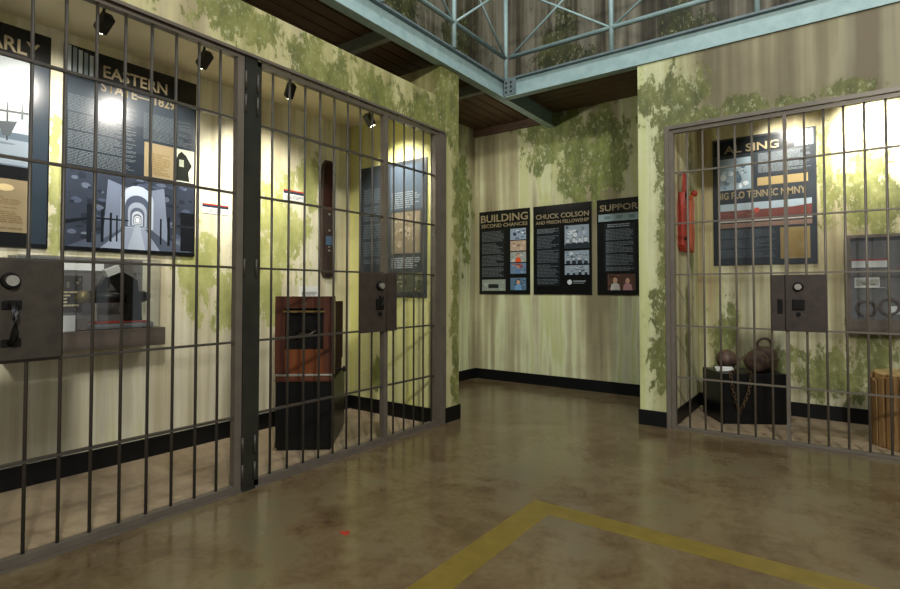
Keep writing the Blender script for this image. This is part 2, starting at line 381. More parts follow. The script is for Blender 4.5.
# ---------------------------------------------------------------- guard railings on the deck edge
def railing(label, along, stations, c, first):
    loc = (c, stations[0], 3.90) if along == 'y' else (stations[0], c, 3.90)
    t = thing('guard_railing', (0, 0, 0), label, 'railing')
    P_ = (lambda s, z: (c, s, z)) if along == 'y' else (lambda s, z: (s, c, z))
    zt, zb = 4.98, 4.13
    for s in stations[first:]:
        B().cyl(P_(s, 3.87), P_(s, zt), .026, 12).make('post', M['beam'], t, smooth=True)
    B().cyl(P_(stations[0], zb), P_(stations[-1], zb), .025, 12).make('bottom_rail', M['beam'], t, smooth=True)
    B().cyl(P_(stations[0], zt), P_(stations[-1], zt), .024, 12).make('top_rail', M['beam'], t, smooth=True)
    for a, b in zip(stations, stations[1:]):
        B().cyl(P_(a, zb), P_(b, zt), .013, 8).make('brace', M['beam'], t, smooth=True)
        B().cyl(P_(a, zt), P_(b, zb), .013, 8).make('brace', M['beam'], t, smooth=True)
    return t
railing('pale blue pipe railing with crossed braces above the left cells', 'y', [5.51, 4.44, 3.35, 2.25, 1.15, 0.05], XL + .05, 0)
railing('pale blue pipe railing with crossed braces above the right cell', 'x', [-3.13, -1.9, -0.555, 0.80, 2.15, 3.5], YR + .02, 1)

# ---------------------------------------------------------------- barred grilles
RAILS = (0.5, 1.0, 1.5, 2.0, 2.5)
def grille(name, label, cat, along, c, a0, a1, barpos, ztop, matb, matf, stiles=(True, True), inward=-1, bot=(0.012, .05), sw=.05, r=.0088):
    """along = axis of the panel; c = front plane; inward = direction behind the panel"""
    loc = (c, a0, 0) if along == 'y' else (a0, c, 0)
    t = thing(name, loc, label, cat)
    d0, d1 = sorted((0, inward * .05))
    def bx(s0, s1, z0, z1, e0=d0, e1=d1):
        return B().box(e0, e1, s0 - a0, s1 - a0, z0, z1) if along == 'y' else B().box(s0 - a0, s1 - a0, e0, e1, z0, z1)
    if stiles[0]: bx(a0, a0 + sw, bot[0], ztop).make('stile', matf, t)
    if stiles[1]: bx(a1 - sw, a1, bot[0], ztop).make('stile', matf, t)
    bx(a0 + (sw if stiles[0] else 0), a1 - (sw if stiles[1] else 0), bot[0], bot[1]).make('bottom_rail', matf, t)
    bx(a0 + (sw if stiles[0] else 0), a1 - (sw if stiles[1] else 0), ztop - .032, ztop).make('top_rail', matf, t)
    # flat cross rails with the round bars passing through
    rm = bx(a0 + (sw if stiles[0] else 0), a1 - (sw if stiles[1] else 0), -.007, .007, *sorted((inward * .012, inward * .038))).mesh('cross_rail', matb)
    for z in RAILS: link('cross_rail', rm, None, t, (0, 0, z))
    bm_ = B().cyl((0, 0, bot[1]), (0, 0, ztop - .032), r, 10).mesh('bar', matb, True)
    for s in barpos:
        link('bar', bm_, None, t, (inward * .025, s - a0, 0) if along == 'y' else (s - a0, inward * .025, 0))
    return t, bx
cw = XL - .005
g1b = [(0.894 + .1428 * k) * 1.0093 for k in range(-5, 8)]
g1, bx1 = grille('barred_gate', 'tall dark barred cell gate at the far left of the picture with big lock plate', 'gate', 'y', cw, 0.12, 2.072, g1b, 2.955, M['bars'], M['frame'])
g2b = [(2.292 + .1436 * k) * 1.0093 for k in range(8)]
g2, bx2 = grille('barred_gate', 'barred cell gate in front of the wooden box, hinged on the black post', 'gate', 'y', cw, 2.172, 3.505, g2b, 2.94, M['bars'], M['frame'], (False, True))
bx2(2.172, 2.205, .012, 2.94).make('stile', M['post'], g2)
g3b = [3.605, 3.75, 3.893, 4.035, 4.165]
g3, bx3 = grille('cell_grille', 'narrow fixed barred panel between the middle gate and the mossy pillar', 'barred panel', 'y', cw, 3.51, 4.275, g3b, 2.94, M['bars'], M['frame'], (False, True), sw=.075)
B().box(.0, .014, .745, .85, 0, 2.955).make('cover_strip', M['frame'], g3)
rb = [-1.164 + .1375 * k for k in range(6)]
g4, bx4 = grille('cell_grille', 'fixed barred panel in front of the black pedestal with iron balls', 'barred panel', 'x', YR + .005, -1.335, -.375, rb, 2.925, M['bars_r'], M['bars_r'], (True, False), inward=1, bot=(.008, .026), r=.0095)
rb2 = [-.215 + .1375 * k for k in range(9)]
g5, bx5 = grille('barred_gate', 'grey barred cell gate at the right in front of the log stump', 'gate', 'x', YR + .005, -.372, 1.10, rb2, 2.925, M['bars_r'], M['bars_r'], (True, True), inward=1, bot=(.008, .034), sw=.028, r=.0095)
# sill plates and jamb trim
struct('trim_1', B().box(XL - .06, XL + .012, 2.172, 4.34, 0, .011).box(XL - .06, XL + .012, -.5, 2.072, 0, .011), M['frame'])
struct('trim_2', B().box(-1.345, 6, YR - .002, YR + .06, 0, .006), M['bars_r'])
struct('trim_3', B().box(XL, XL + .02, -4, 4.34, 2.948, 2.968), M['frame'])
struct('trim_4', B().box(-1.365, 6, YR - .018, YR, 2.93, 2.965).box(-1.365, -1.325, YR - .018, YR, 0, 2.93), M['bars_r'])
# hinge post
pt = thing('steel_post', (XL - .055, 2.122, 0), 'black square steel hinge post between the two left gates', 'post')
B().box(-.045, .055, -.047, .047, 0, 2.958).make('post_tube', M['post'], pt)
B().box(-.06, .067, -.049, .049, 0, .012).make('base_plate', M['post'], pt)
for z in (.12, .30, 1.5, 2.62, 2.78):
    for s in (-1, 1):
        B().cyl((.062, s * .046, z - .06), (.062, s * .046, z + .06), .008, 10).make('hinge', M['bars'], pt, smooth=True)

# lock plates
def lock(parent, along, c, a0, s0, s1, z0, z1, front, mat, kind):
    """front = +1 / -1 direction facing the viewer along the normal axis"""
    d = .012 * front; e = .05 * front * -1
    def bx(p0, p1, q0, q1, f0, f1, bevel=0):
        f0, f1 = sorted((f0 * front, f1 * front))
        return B().box(f0, f1, p0 - a0, p1 - a0, q0, q1, bevel=bevel) if along == 'y' else B().box(p0 - a0, p1 - a0, f0, f1, q0, q1, bevel=bevel)
    def pt_(s, z, f): return (f * front, s - a0, z) if along == 'y' else (s - a0, f * front, z)
    pl = bx(s0, s1, z0, z1, .001, .014, .003).make('lock_plate', mat, parent)
    m = (s0 + s1) / 2
    q = m if kind != 'left' else .823
    zc = z0 + (z1 - z0) * .785
    B().cyl(pt_(q, zc, .01), pt_(q, zc, .035), .042, 20, .036).make('lock_collar', M['iron'], pl, smooth=False)
    B().cyl(pt_(q, zc, .035), pt_(q, zc, .055), .026, 16).make('key_cylinder', M['steel'], pl)
    if kind == 'left':
        pts = [pt_(.83, 1.285, .01), pt_(.83, 1.275, .05), pt_(.83, 1.24, .07), pt_(.83, 1.15, .07), pt_(.83, 1.11, .05), pt_(.83, 1.09, .01)]
        B().tube(pts, .016, 10).make('pull_handle', M['iron'], pl, smooth=True)
        bx(.79, .87, 1.255, 1.30, .01, .02, .004).make('handle_mount', M['iron'], pl)
        bx(.79, .87, 1.075, 1.115, .01, .02, .004).make('handle_mount', M['iron'], pl)
    else:
        z = z0 + (z1 - z0) * .40
        bx(q - .045, q + .045, z - .01, z + .085, .01, .03, .008).make('keyhole_cover', M['iron'], pl)
        B().cyl(pt_(q, z - .045, .01), pt_(q, z - .045, .03), .018, 12).make('bolt', M['iron'], pl)
        if kind == 'right':
            bx(-.43, -.39, 1.14, 1.27, .01, .018, .004).make('strike', M['iron'], pl)
            bx(-.374, -.366, z0, z1, .0142, .015).make('seam', M['iron'], pl)
        else:
            bx(q + .09, q + .094, z0, z1, .0142, .0155).make('seam', M['iron'], pl)
            B().tube([pt_(q, z + .1, .02), pt_(q, z + .1, .06), pt_(q, z + .02, .06), pt_(q, z + .02, .02)], .009, 8).make('pull_handle', M['iron'], pl, smooth=True)
    return pl
lock(g1, 'y', cw, .12, .58, 1.038, 1.009, 1.50, 1, M['lock'], 'left')
lock(g2, 'y', cw, 2.172, 3.155, 3.61, .985, 1.495, 1, M['lock_m'], 'mid')
lock(g5, 'x', YR + .005, -.372, -.475, -.073, .99, 1.482, -1, M['lock_m'], 'right')

# ---------------------------------------------------------------- printed boards
class Frame:
    """flat board standing on a wall: local u to the right, v up, d towards the viewer"""
    def __init__(s, origin, wall):
        s.o = Vector(origin)
        s.u, s.n = (Vector((0, 1, 0)), Vector((1, 0, 0))) if wall == 'x' else (Vector((1, 0, 0)), Vector((0, -1, 0)))
    def p(s, u, v_, d): return s.u * u + Vector((0, 0, v_)) + s.n * d
    def box(s, u0, u1, v0, v1, d0, d1, bevel=0):
        a = s.p(u0, v0, d0); b = s.p(u1, v1, d1)
        lo = [min(a[i], b[i]) for i in range(3)]; hi = [max(a[i], b[i]) for i in range(3)]
        return B().box(lo[0], hi[0], lo[1], hi[1], lo[2], hi[2], bevel=bevel)
    def ink(s, name, polys, parent, d=.0012):
        """polys = [(points, colour)] printed over one another, one mesh"""
        vs, fs, cs = [], [], []
        for k, (pts, c) in enumerate(polys):
            i0 = len(vs); dd = d + k * min(0.00004, 0.0018 / len(polys))
            vs += [tuple(s.p(a, b, dd)) for a, b in pts]; fs.append(list(range(i0, i0 + len(pts)))); cs.append(lin(c))
        me = bpy.data.meshes.new(name); me.from_pydata(vs, [], fs)
        at_ = me.color_attributes.new('ink', 'FLOAT_COLOR', 'CORNER')
        for f, c in zip(me.polygons, cs):
            for li in f.loop_indices: at_.data[li].color = (*c, 1)
        nrm = s.n
        bm = bmesh.new(); bm.from_mesh(me)
        bm.normal_update()
        for f in bm.faces:
            if f.normal.dot(nrm) < 0: f.normal_flip()
        bm.to_mesh(me); bm.free()
        me.materials.append(M['ink'])
        o_ = link(name, me, None, parent)
        if name in ('text_block', 'caption_lines'): o_['kind'] = 'stuff'
        return o_
    def text(s, body, u0, u1, v0, v1, parent, mat=None, d=.0016, name='title', bold=.02):
        cu = bpy.data.curves.new('t', 'FONT'); cu.body = body; cu.offset = bold; cu.resolution_u = 3; cu.extrude = 0
        to = bpy.data.objects.new('t', cu); COL.objects.link(to)
        dg = bpy.context.evaluated_depsgraph_get()
        me = bpy.data.meshes.new_from_object(to.evaluated_get(dg))
        bpy.data.objects.remove(to); bpy.data.curves.remove(cu)
        xs = [q.co.x for q in me.vertices]; ys = [q.co.y for q in me.vertices]
        x0, x1, y0, y1 = min(xs), max(xs), min(ys), max(ys)
        for q in me.vertices:
            q.co = s.p(u0 + (q.co.x - x0) / (x1 - x0) * (u1 - u0), v0 + (q.co.y - y0) / (y1 - y0) * (v1 - v0), d)
        me.materials.clear(); me.materials.append(mat or M['gold'])
        o_ = link(name, me, None, parent)
        o_['kind'] = 'stuff'
        return o_

def rect(u0, u1, v0, v1, c): return ([(u0, v0), (u1, v0), (u1, v1), (u0, v1)], c)
def lines(u0, u1, v0, v1, n, c, rnd, gap=None, wfac=.055):
    out = []; h = (v1 - v0) / n
    for i in range(n):
        if gap and (i + 1) % gap == 0: continue
        y = v1 - h * (i + .75); x = u0
        end = u1 - (rnd.random() ** 3) * (u1 - u0) * .4
        while x < end - .01:
            wd = min(rnd.uniform(.4, 1.5) * wfac, end - x)
            out.append(rect(x, x + wd * .88, y, y + h * .52, c)); x += wd
    return out
def photo(u0, u1, v0, v1, base, cols, rnd, n=26, big=.35):
    out = [rect(u0, u1, v0, v1, base)]; W_, H_ = u1 - u0, v1 - v0
    for i in range(n):
        k = 1 - i / n * .7
        rw, rh = W_ * big * k * rnd.uniform(.3, 1) / 2, H_ * big * k * rnd.uniform(.3, 1) / 2
        cx, cy = rnd.uniform(u0 + rw, u1 - rw), rnd.uniform(v0 + rh, v1 - rh)
        a0 = rnd.uniform(0, 6)
        out.append(([(cx + rw * math.cos(a0 + j * math.pi / 4) * rnd.uniform(.7, 1), cy + rh * math.sin(a0 + j * math.pi / 4) * rnd.uniform(.7, 1)) for j in range(8)], rnd.choice(cols)))
    return [( [(min(max(a, u0), u1), min(max(b, v0), v1)) for a, b in p], c) for p, c in out]
def figure(cx, v0, h, skin, shirt, hair='2a221c'):
    """tiny bust printed in a photo"""
    r = h * .2
    head = [(cx + r * .8 * math.cos(a), v0 + h * .68 + r * math.sin(a)) for a in [k * math.pi / 5 for k in range(10)]]
    hr = [(cx + r * .9 * math.cos(a), v0 + h * .74 + r * math.sin(a)) for a in [k * math.pi / 5 for k in range(10)]]
    body = [(cx - h * .34, v0), (cx + h * .34, v0), (cx + h * .28, v0 + h * .38), (cx + h * .1, v0 + h * .5), (cx - h * .1, v0 + h * .5), (cx - h * .28, v0 + h * .38)]
    return [(body, shirt), (hr, hair), (head, skin)]
BOARD = N('black_poster_laminate'); BOARD.set(base=lin('101213'), rough=0.24, spec=0.4); M['board'] = BOARD.m
BOARD2 = N('slate_poster_laminate'); BOARD2.set(base=lin('30363c'), rough=0.30, spec=0.5); M['board2'] = BOARD2.m
def board(origin, wall, w_, h_, label, mat='board'):
    F = Frame(origin, wall); origin = tuple(Vector(origin) + F.n * .004)
    o = F.box(0, w_, 0, h_, 0, .012).make('poster_board', M[mat], None, origin)
    tag(o, label, 'poster')
    F.d = .0125
    return F, o

rnd = random.Random(11)
GREY, PALE, TAN = '8b9094', 'b4bcc2', 'b89a66'
# --- poster with the long vaulted corridor photograph
F, o = board((XB, 1.435, 1.64), 'x', .987, 1.51, 'black poster titled EASTERN with a vaulted corridor photo across its lower half')
D = F.d + .001
F.ink('tint_panel', [rect(.012, .975, .61, 1.30, '2b333d'), rect(.012, .975, 1.02, 1.27, '3a434d'), rect(.012, .975, .61, .80, '232a33')], o, D)
F.ink('pillar_photo', [rect(.012, .22, 1.315, 1.505, '20252a')] + [rect(.02 + k * .036, .045 + k * .036, 1.315, 1.505 - k * .008, ('a9b4b8', '808c92')[k % 2]) for k in range(5)], o, D)
F.text('EASTERN', .255, .735, 1.335, 1.43, o, d=D + .0025)
F.text('STATE\u2014 1829', .24, .80, 1.225, 1.305, o, d=D + .0025, name='subtitle')
F.ink('text_block', lines(.03, .50, .63, 1.15, 46, '5b6369', rnd, 12, .035) + lines(.55, .95, .93, 1.15, 20, '5b6369', rnd, None, .035) , o, D + .0022)
F.ink('parchment', [rect(.56, .80, .63, .91, '8d8064')] + lines(.59, .77, .65, .83, 12, '7c6845', rnd) + [rect(.80, .97, .63, .91, 'b9bdae'), ([(.81, .64), (.93, .64), (.92, .72), (.95, .78), (.90, .86), (.86, .89), (.83, .86), (.81, .8)], '20241f'), ([(.84, .76), (.88, .76), (.88, .82), (.84, .82)], '9aa08f')], o, D + .0022)
def arch(cx, v0, wd, h):
    pts = [(cx - wd / 2, v0), (cx + wd / 2, v0), (cx + wd / 2, v0 + h - wd / 2)]
    pts += [(cx + wd / 2 * math.cos(a), v0 + h - wd / 2 + wd / 2 * math.sin(a)) for a in [math.pi * k / 10 for k in range(1, 10)]]
    return pts + [(cx - wd / 2, v0 + h - wd / 2)]
tp = photo(.012, .975, .02, .60, '323946', ['282e39', '465064', '586274', '262c36', '66717f'], rnd, 110, .16)
tp += [([(.012, .02), (.975, .02), (.56, .24), (.47, .24)], '4c5566'), ([(.24, .02), (.70, .02), (.545, .24), (.475, .24)], '8f9bb0')]
tp += [([(.27, .10), (.30, .56), (.49, .50), (.47, .24)], '6c778c'), ([(.76, .10), (.72, .55), (.56, .50), (.56, .24)], '7a859a')]
for k, c in enumerate(['b6c2d4', '4e586b', '9faabd', '5d677a', 'c4cedb', '6b7588', 'dbe4ec', '5a6478', 'f0f4f6']):
    q = .34 * (.76 ** k); tp.append((arch(.515, .20 + k * .006, q * .72, q), c))
tp += [([(.44, .02), (.58, .02), (.535, .22), (.497, .22)], 'a9b4c6')]
for a, wd in ((.16, .035), (.255, .02), (.315, .016), (.36, .012), (.395, .01), (.69, .014), (.75, .022)):
    tp.append(rect(a, a + wd, .10 + abs(a - .515) * -.1, .24 + abs(a - .515) * .32, '1a1e25'))
tp += [rect(.86, .975, .04, .37, '15181d'), rect(.79, .975, .24, .26, '20242b'), ([(.012, .22), (.20, .26), (.45, .26), (.45, .25), (.20, .245), (.012, .19)], '171b21'), rect(.012, .975, .0, .03, '0d0f11')]
F.ink('corridor_photo', tp, o, D)
# --- first poster, cut by the picture edge
F, o = board((XB, .372, 1.64), 'x', .985, 1.51, 'black poster titled EARLY with a pale photo at the left edge of the picture')
F.ink('sky_photo', [rect(.02, .885, .55, 1.29, 'a9b3b8'), rect(.30, .80, .75, 1.20, 'c6cfd2'), rect(.02, .885, .55, .78, '5a6876')] + photo(.02, .885, .56, .73, '8996a2', ['b4bfc6', '6a7784', '4d5863'], rnd, 14) + [rect(.74, .75, .72, .98, '3a4046'), ([(.62, .90), (.86, .92), (.86, .935), (.62, .915)], '3a4046'), rect(.66, .672, .88, 1.02, '4a5157'), rect(.82, .832, .88, 1.0, '4a5157'), ([(.69, .84), (.80, .86), (.76, .75), (.72, .75)], '4a5157')], o, D)
F.text('EARLY', .58, .92, 1.33, 1.43, o, d=D + .0025)
F.ink('dark_border', [rect(.885, .975, .03, 1.29, '2c3742')], o, D)  # printed dark border down the right side
F.ink('parchment', [rect(.25, .88, .10, .46, '8d8064')] + lines(.30, .84, .12, .34, 16, '7c6845', rnd) + [([(.74 + .05 * math.cos(k), .40 + .025 * math.sin(k)) for k in [j * .785 for j in range(8)]], 'cdb98c')], o, D + .0022)
# --- poster on the end wall of the left cell
F, o = board((-4.357, YE - .012, 1.275), 'y', .96, 1.445, 'slate grey poster with a tan brickwork photo on the end wall behind the middle gate', 'board2')
F.ink('brick_photo', photo(.48, .88, .46, .90, '7c7260', ['918672', '665d4e', '9c927e'], rnd, 40, .2), o, D)
F.ink('text_block', lines(.06, .42, .36, 1.20, 30, '59646c', rnd, 7, .16) + lines(.48, .88, .94, 1.12, 8, '7b858d', rnd) + lines(.48, .88, .30, .42, 6, '9aa2a6', rnd), o, D)
F.ink('low_photo', photo(.42, .92, .05, .26, '4b4f40', ['5f6450', '3a3d34', '77795f', 'a0a083'], rnd, 22), o, D)
F.ink('tint_panel', [rect(.46, .93, .92, 1.40, '46525e')], o, F.d + .0004)
# --- three posters on the alcove wall
z0, h_ = 1.287, 1.255
F, o = board((-4.443, YB, z0), 'y', .865, h_, 'black poster titled BUILDING, leftmost of three on the alcove wall')
F.text('BUILDING', .03, .835, 1.085, 1.20, o, d=D)
F.text('SECOND CHANCES', .04, .83, 1.005, 1.06, o, d=D, name='subtitle')
F.ink('text_block', [rect(.045, .44, .25, .96, '1d2123')] + lines(.05, .44, .26, .95, 34, '5c6164', rnd, 9), o, D)
F.ink('van_photo', photo(.05, .46, .05, .22, '8d968a', ['a2aa9e', '79827a'], rnd, 8) + [rect(.16, .34, .09, .15, '23272a')], o, D)
for k, (v0, v1, base, cols, fig) in enumerate([(.80, .965, '8fa0b0', ['dfe6ea', '4c6078', '2c3a4c'], None), (.635, .785, 'b09a84', ['c8b49c', 'd9d3c9', '6d5646'], None), (.47, .62, '9aa29a', ['6a7a72', 'c0c4bb'], ('c79a7c', 'd8572f')), (.30, .455, '6b8299', ['a04a3c', '3c5a7c', 'c4cdd2'], ('b98a70', '5f7fa6')), (.06, .24, '59748a', ['34506a', '7c98ae'], ('c9a088', '6f9cc4'))]):
    ph = photo(.545, .805, v0, v1, base, cols, rnd, 16)
    if fig: ph += figure(.675, v0, (v1 - v0) * .95, *fig)
    F.ink('photo', ph, o, D)
F, o = board((-3.52, YB, z0), 'y', .865, h_, 'black poster titled CHUCK COLSON, middle of three on the alcove wall')
F.text('CHUCK COLSON', .04, .83, 1.065, 1.135, o, d=D)
F.text('AND PRISON FELLOWSHIP', .04, .83, .99, 1.04, o, d=D, name='subtitle')
F.ink('text_block', [rect(.05, .41, .12, .93, '1c2226')] + lines(.06, .40, .86, .93, 4, '6f777a', rnd) + lines(.06, .40, .14, .83, 34, '565d61', rnd, 10), o, D)
for v0, v1 in ((.63, .95), (.42, .60), (.27, .40)):
    ph = photo(.48, .83, v0, v1, '8d9aa6', ['a9b6c0', '6f7c88', '505c68', 'c3ccd2'], rnd, 22)
    for k in range(4): ph += figure(.53 + k * .085, v0, (v1 - v0) * rnd.uniform(.45, .6), 'b9c0c4', '2d343b', '3a4046')
    F.ink('photo', ph, o, D)
F.ink('round_logo', [([(.55 + .035 * math.cos(j * .524), .17 + .035 * math.sin(j * .524)) for j in range(12)], 'c9cfd0'), rect(.60, .78, .175, .19, '8b9194'), rect(.60, .76, .15, .162, '6b7174')], o, D)
F, o = board((-2.578, YB, z0), 'y', .90, h_, 'black poster titled SUPPORTING, partly hidden behind the right pillar')
F.text('SUPPORTING', .04, .86, 1.10, 1.185, o, d=D)
F.ink('pale_strip', [rect(.02, .88, .965, 1.06, '8fa5a8')] + [rect(.10 + .16 * k, .18 + .16 * k, .99, 1.035, '6f8589') for k in range(5)], o, D)
F.ink('text_block', [rect(.10, .50, .30, .93, '1d2427')] + lines(.14, .44, .88, .93, 2, '8d9598', rnd) + lines(.12, .48, .31, .86, 30, '666e72', rnd, 9), o, D)
ph = photo(.14, .50, .06, .27, '5a4136', ['3c2c26', '7a5848'], rnd, 10) + figure(.24, .06, .19, 'd0a48a', 'c9c4ba') + figure(.40, .06, .18, 'd3a68c', 'b98c8c', '4a3226')
F.ink('photo', ph, o, D)
F.ink('tan_column', photo(.62, .86, .10, .90, '8a7c58', ['a5956b', '6d6246', 'c0b896'], rnd, 24), o, D)
# --- poster in the right cell
F, o = board((-1.155, YC, 1.63), 'y', .992, 1.455, 'large slate poster with red building photo hanging inside the right cell', 'board2')
F.ink('top_band', [rect(.02, .80, 1.26, 1.43, '23282c'), rect(.80, .975, 1.27, 1.44, '6f7a80')] + [rect(.82 + k * .04, .845 + k * .04, 1.27, 1.44, 'b9c4c8') for k in range(4)], o, D)
F.text('AL SING', .12, .66, 1.28, 1.37, o, d=D + .001)
F.ink('portrait_photo', photo(.06, .40, .86, 1.22, '93a6b2', ['b6c6ce', '6f8492', '56697a', 'd2dee2'], rnd, 22), o, D)
F.ink('text_block', lines(.46, .95, 1.02, 1.24, 18, '7d868b', rnd, None, .035) + lines(.07, .62, .08, .40, 26, '5d6870', rnd, 9, .035), o, D)
F.ink('tan_strip', [rect(.45, .92, .88, .97, 'a08f66')], o, D)
F.text('BIG FLO TENNEC MMNY', .05, .90, .755, .835, o, d=D, name='subtitle')
F.ink('building_photo', [rect(.05, .95, .49, .70, '9fb0ba')] + photo(.05, .95, .49, .62, '6e4a44', ['6b4440', '7a5450', '5c4a48', '866a62'], rnd, 30, .25) + [([(.45, .58), (.95, .64), (.95, .54), (.45, .53)], '70443f'), rect(.05, .95, .49, .505, 'b8b2aa'), ([(.44 + .03 * math.cos(j * .785), .61 + .03 * math.sin(j * .785)) for j in range(8)], 'a04a40')], o, D)
F.ink('pink_strip', [rect(.05, .95, .425, .475, '8c7468')], o, D)
F.ink('parchment', [rect(.66, .93, .06, .40, '8f7f58')] + lines(.69, .90, .08, .36, 16, '8c7545', rnd), o, D)
# --- small caption cards
def card(u, z, w_, h_, label, band):
    F = Frame((XB, u, z), 'x')
    o = F.box(0, w_, 0, h_, 0, .006).make('caption_card', M['white_card'], None, (XB, u, z)); tag(o, label, 'card')
    if band: F.ink('red_band', [rect(0, w_, h_ * .86, h_, 'a5372f'), rect(0, w_, h_ * .62, h_ * .86, '2b3442')], o, .007)
    F.ink('caption_lines', lines(w_ * .1, w_ * .9, h_ * .12, h_ * .5, 3, '7d8388', rnd, None, .03), o, .007)
card(2.492, 2.035, .25, .085, 'small white caption card with red edge right of the EASTERN poster', True)
card(3.34, 2.27, .275, .105, 'small white caption card with red edge left of the dark wall strap', True)
card(3.55, 1.275, .25, .115, 'plain white caption card just above the wooden box', False)

# ---------------------------------------------------------------- track spotlights
def spot(loc, aim, power, label, blend=1.0, cone=95, zc=3.23, group=None):
    t = thing('track_spotlight', loc, label, 'spotlight', group=group)
    d = (Vector(aim) - Vector(loc)).normalized(); q = d.to_track_quat('Z', 'Y').to_matrix().to_4x4()
    b = B(); tt = B().box(-.032, .032, -.032, .032, -.065, .055, bevel=.005)
    me = tt.mesh('lamp_head', M['fixture']); me.transform(q); link('lamp_head', me, None, t)
    me = B().cyl((0, 0, .0551), (0, 0, .058), .026, 20).mesh('lamp_lens', M['lens']); me.transform(q); link('lamp_lens', me, None, t)
    B().cyl((0, 0, 0), (0, 0, zc - loc[2]), .009, 8).make('stem', M['fixture'], t)
    B().cyl((0, 0, zc - loc[2] - .02), (0, 0, zc - loc[2]), .045, 16).make('canopy', M['ceil_cell'], t)
    l = bpy.data.lights.new('lamp', 'SPOT'); l.energy = power; l.color = (1.0, .94, .83); l.spot_size = R(cone); l.spot_blend = blend; l.shadow_soft_size = .035
    lo = bpy.data.objects.new('lamp', l); COL.objects.link(lo); lo.parent = t
    lo.location = d * .10; lo.rotation_euler = d.to_track_quat('-Z', 'Y').to_euler()
    return t
spot((-3.70, 1.385, 3.02), (XB, 1.25, 2.40), 70, 'black track spotlight nearest the left edge, above the EASTERN poster')
spot((-3.70, 2.04, 3.02), (XB, 1.98, 2.40), 75, 'black track spotlight above the caption card, second from the left edge')
spot((-3.70, 2.79, 3.02), (XB, 3.02, 2.12), 150, 'black track spotlight just right of the black hinge post')
spot((-3.70, 3.73, 3.02), (-3.72, YE, 2.45), 90, 'black track spotlight nearest the slate poster on the end wall')
spot((-.40, 6.20, 3.25), (-.40, YC, 2.75), 80, 'track spotlight hidden behind the header above the slate poster', zc=3.5)
spot((.30, 6.25, 3.28), (.28, YC, 2.9), 190, 'track spotlight hidden behind the header above the wall case', zc=3.5)

spot((-4.05, 4.95, 3.45), (-3.1, YB, 2.0), 60, 'track spotlight under the deck behind the mossy pillar, lighting the alcove posters', zc=3.835, cone=140)

# ---------------------------------------------------------------- display shelf with acrylic cover in the left cell
SX, SY0, SY1 = -4.20, 1.08, 2.03
t = thing('display_shelf', (XB, SY0, .93), 'taupe wall shelf with deep apron under the EASTERN poster', 'shelf')
B().box(0, SX - XB, 0, SY1 - SY0, .115, .134, bevel=.002).make('shelf_top', M['apron'], t)
B().box(SX - XB - .02, SX - XB - .0, 0, SY1 - SY0, 0, .115).make('front_apron', M['apron'], t)
B().box(0, SX - XB - .02, SY1 - SY0 - .02, SY1 - SY0, 0, .115).make('side_apron', M['apron'], t)
B().box(0, SX - XB - .02, 0, .02, 0, .115).make('side_apron', M['apron'], t)
t = thing('acrylic_cover', (XB + .010, SY0 + .03, 1.064), 'clear acrylic display cover on the taupe wall shelf', 'display cover')
dx, dy, dz = SX - XB - .036, SY1 - SY0 - .06, .51
for nm, a in (('front_pane', (dx - .005, dx, 0, dy, 0, dz)), ('side_pane', (.0, dx - .005, dy - .005, dy, 0, dz)), ('side_pane', (.0, dx - .005, 0, .005, 0, dz)), ('top_pane', (0, dx, 0, dy, dz, dz + .005))):
    B().box(*a).make(nm, M['glass'], t)
for y_ in (0, dy - .004):
    B().box(dx, dx + .001, y_, y_ + .004, 0, dz).make('edge_glint', M['steel'], t)
B().box(dx, dx + .001, 0, dy, dz - .004, dz + .005).make('edge_glint', M['steel'], t)
# back panel inside the cover
F = Frame((XB + .001, 1.14, 1.10), 'x')
o = F.box(0, .86, 0, .50, 0, .006).make('graphic_panel', M['grey_board'], None, (XB + .0005, 1.14, 1.085)); tag(o, 'dark grey printed panel behind the acrylic cover on the wall shelf', 'panel')
F.ink('white_heading', [rect(.05, .58, .41, .465, 'f0f2f0')], o, .0075)
F.ink('pictures', photo(.20, .44, .10, .37, '3c3833', ['6e6658', '2c2a28', '85795f'], rnd, 14) + photo(.62, .84, .06, .46, '6a6663', ['86817c', '4e4a47', 'a29c96'], rnd, 16), o, .0075)
F.ink('text_block', lines(.22, .42, .14, .26, 5, 'cfc49c', rnd, None, .03), o, .0095)
F.ink('pale_picture', [rect(.66, .80, .17, .26, 'd8dad8')] + photo(.67, .79, .18, .25, 'c4c6c4', ['9a9c9a', 'b4b6b4'], rnd, 5), o, .0095)
# black iron machine
t = thing('iron_machine', (-4.36, 1.74, 1.064), 'black cast iron machine with horizontal arm and grey base under the acrylic cover', 'machine')
B().box(-.09, .09, -.19, .24, 0, .045, bevel=.02).make('base', M['grey_felt'], t)
B().box(-.092, .092, -.16, .20, .045, .053, bevel=.002).make('red_edge', M['red'], t)
B().prism([(.06, .05), (.17, .05), (.15, .20), (.13, .36), (.03, .42), (-.06, .40), (-.01, .33), (.06, .24)], -.05, .05).make('column', M['iron'], t)
B().cyl((0, .20, .235), (0, -.17, .235), .045, 14).make('arm', M['iron'], t, smooth=True)
B().prism([(-.17, .22), (-.10, .22), (-.02, .40), (-.06, .42)], -.03, .03).make('head_plate', M['iron'], t)
B().cyl((0, -.13, .22), (0, -.13, .06), .010, 8).make('needle_bar', M['steel'], t)
B().cyl((0, .20, .235), (0, .235, .235), .035, 14).make('end_cap', M['iron'], t, smooth=True)
bx_ = B().box(-.03, .03, -.05, .05, 0, .055).mesh('paper_tag', M['white_card']); bx_.transform(Matrix.Translation((0.03, -.03, .40)) @ Matrix.Rotation(R(25), 4, 'X')); link('paper_tag', bx_, None, t)
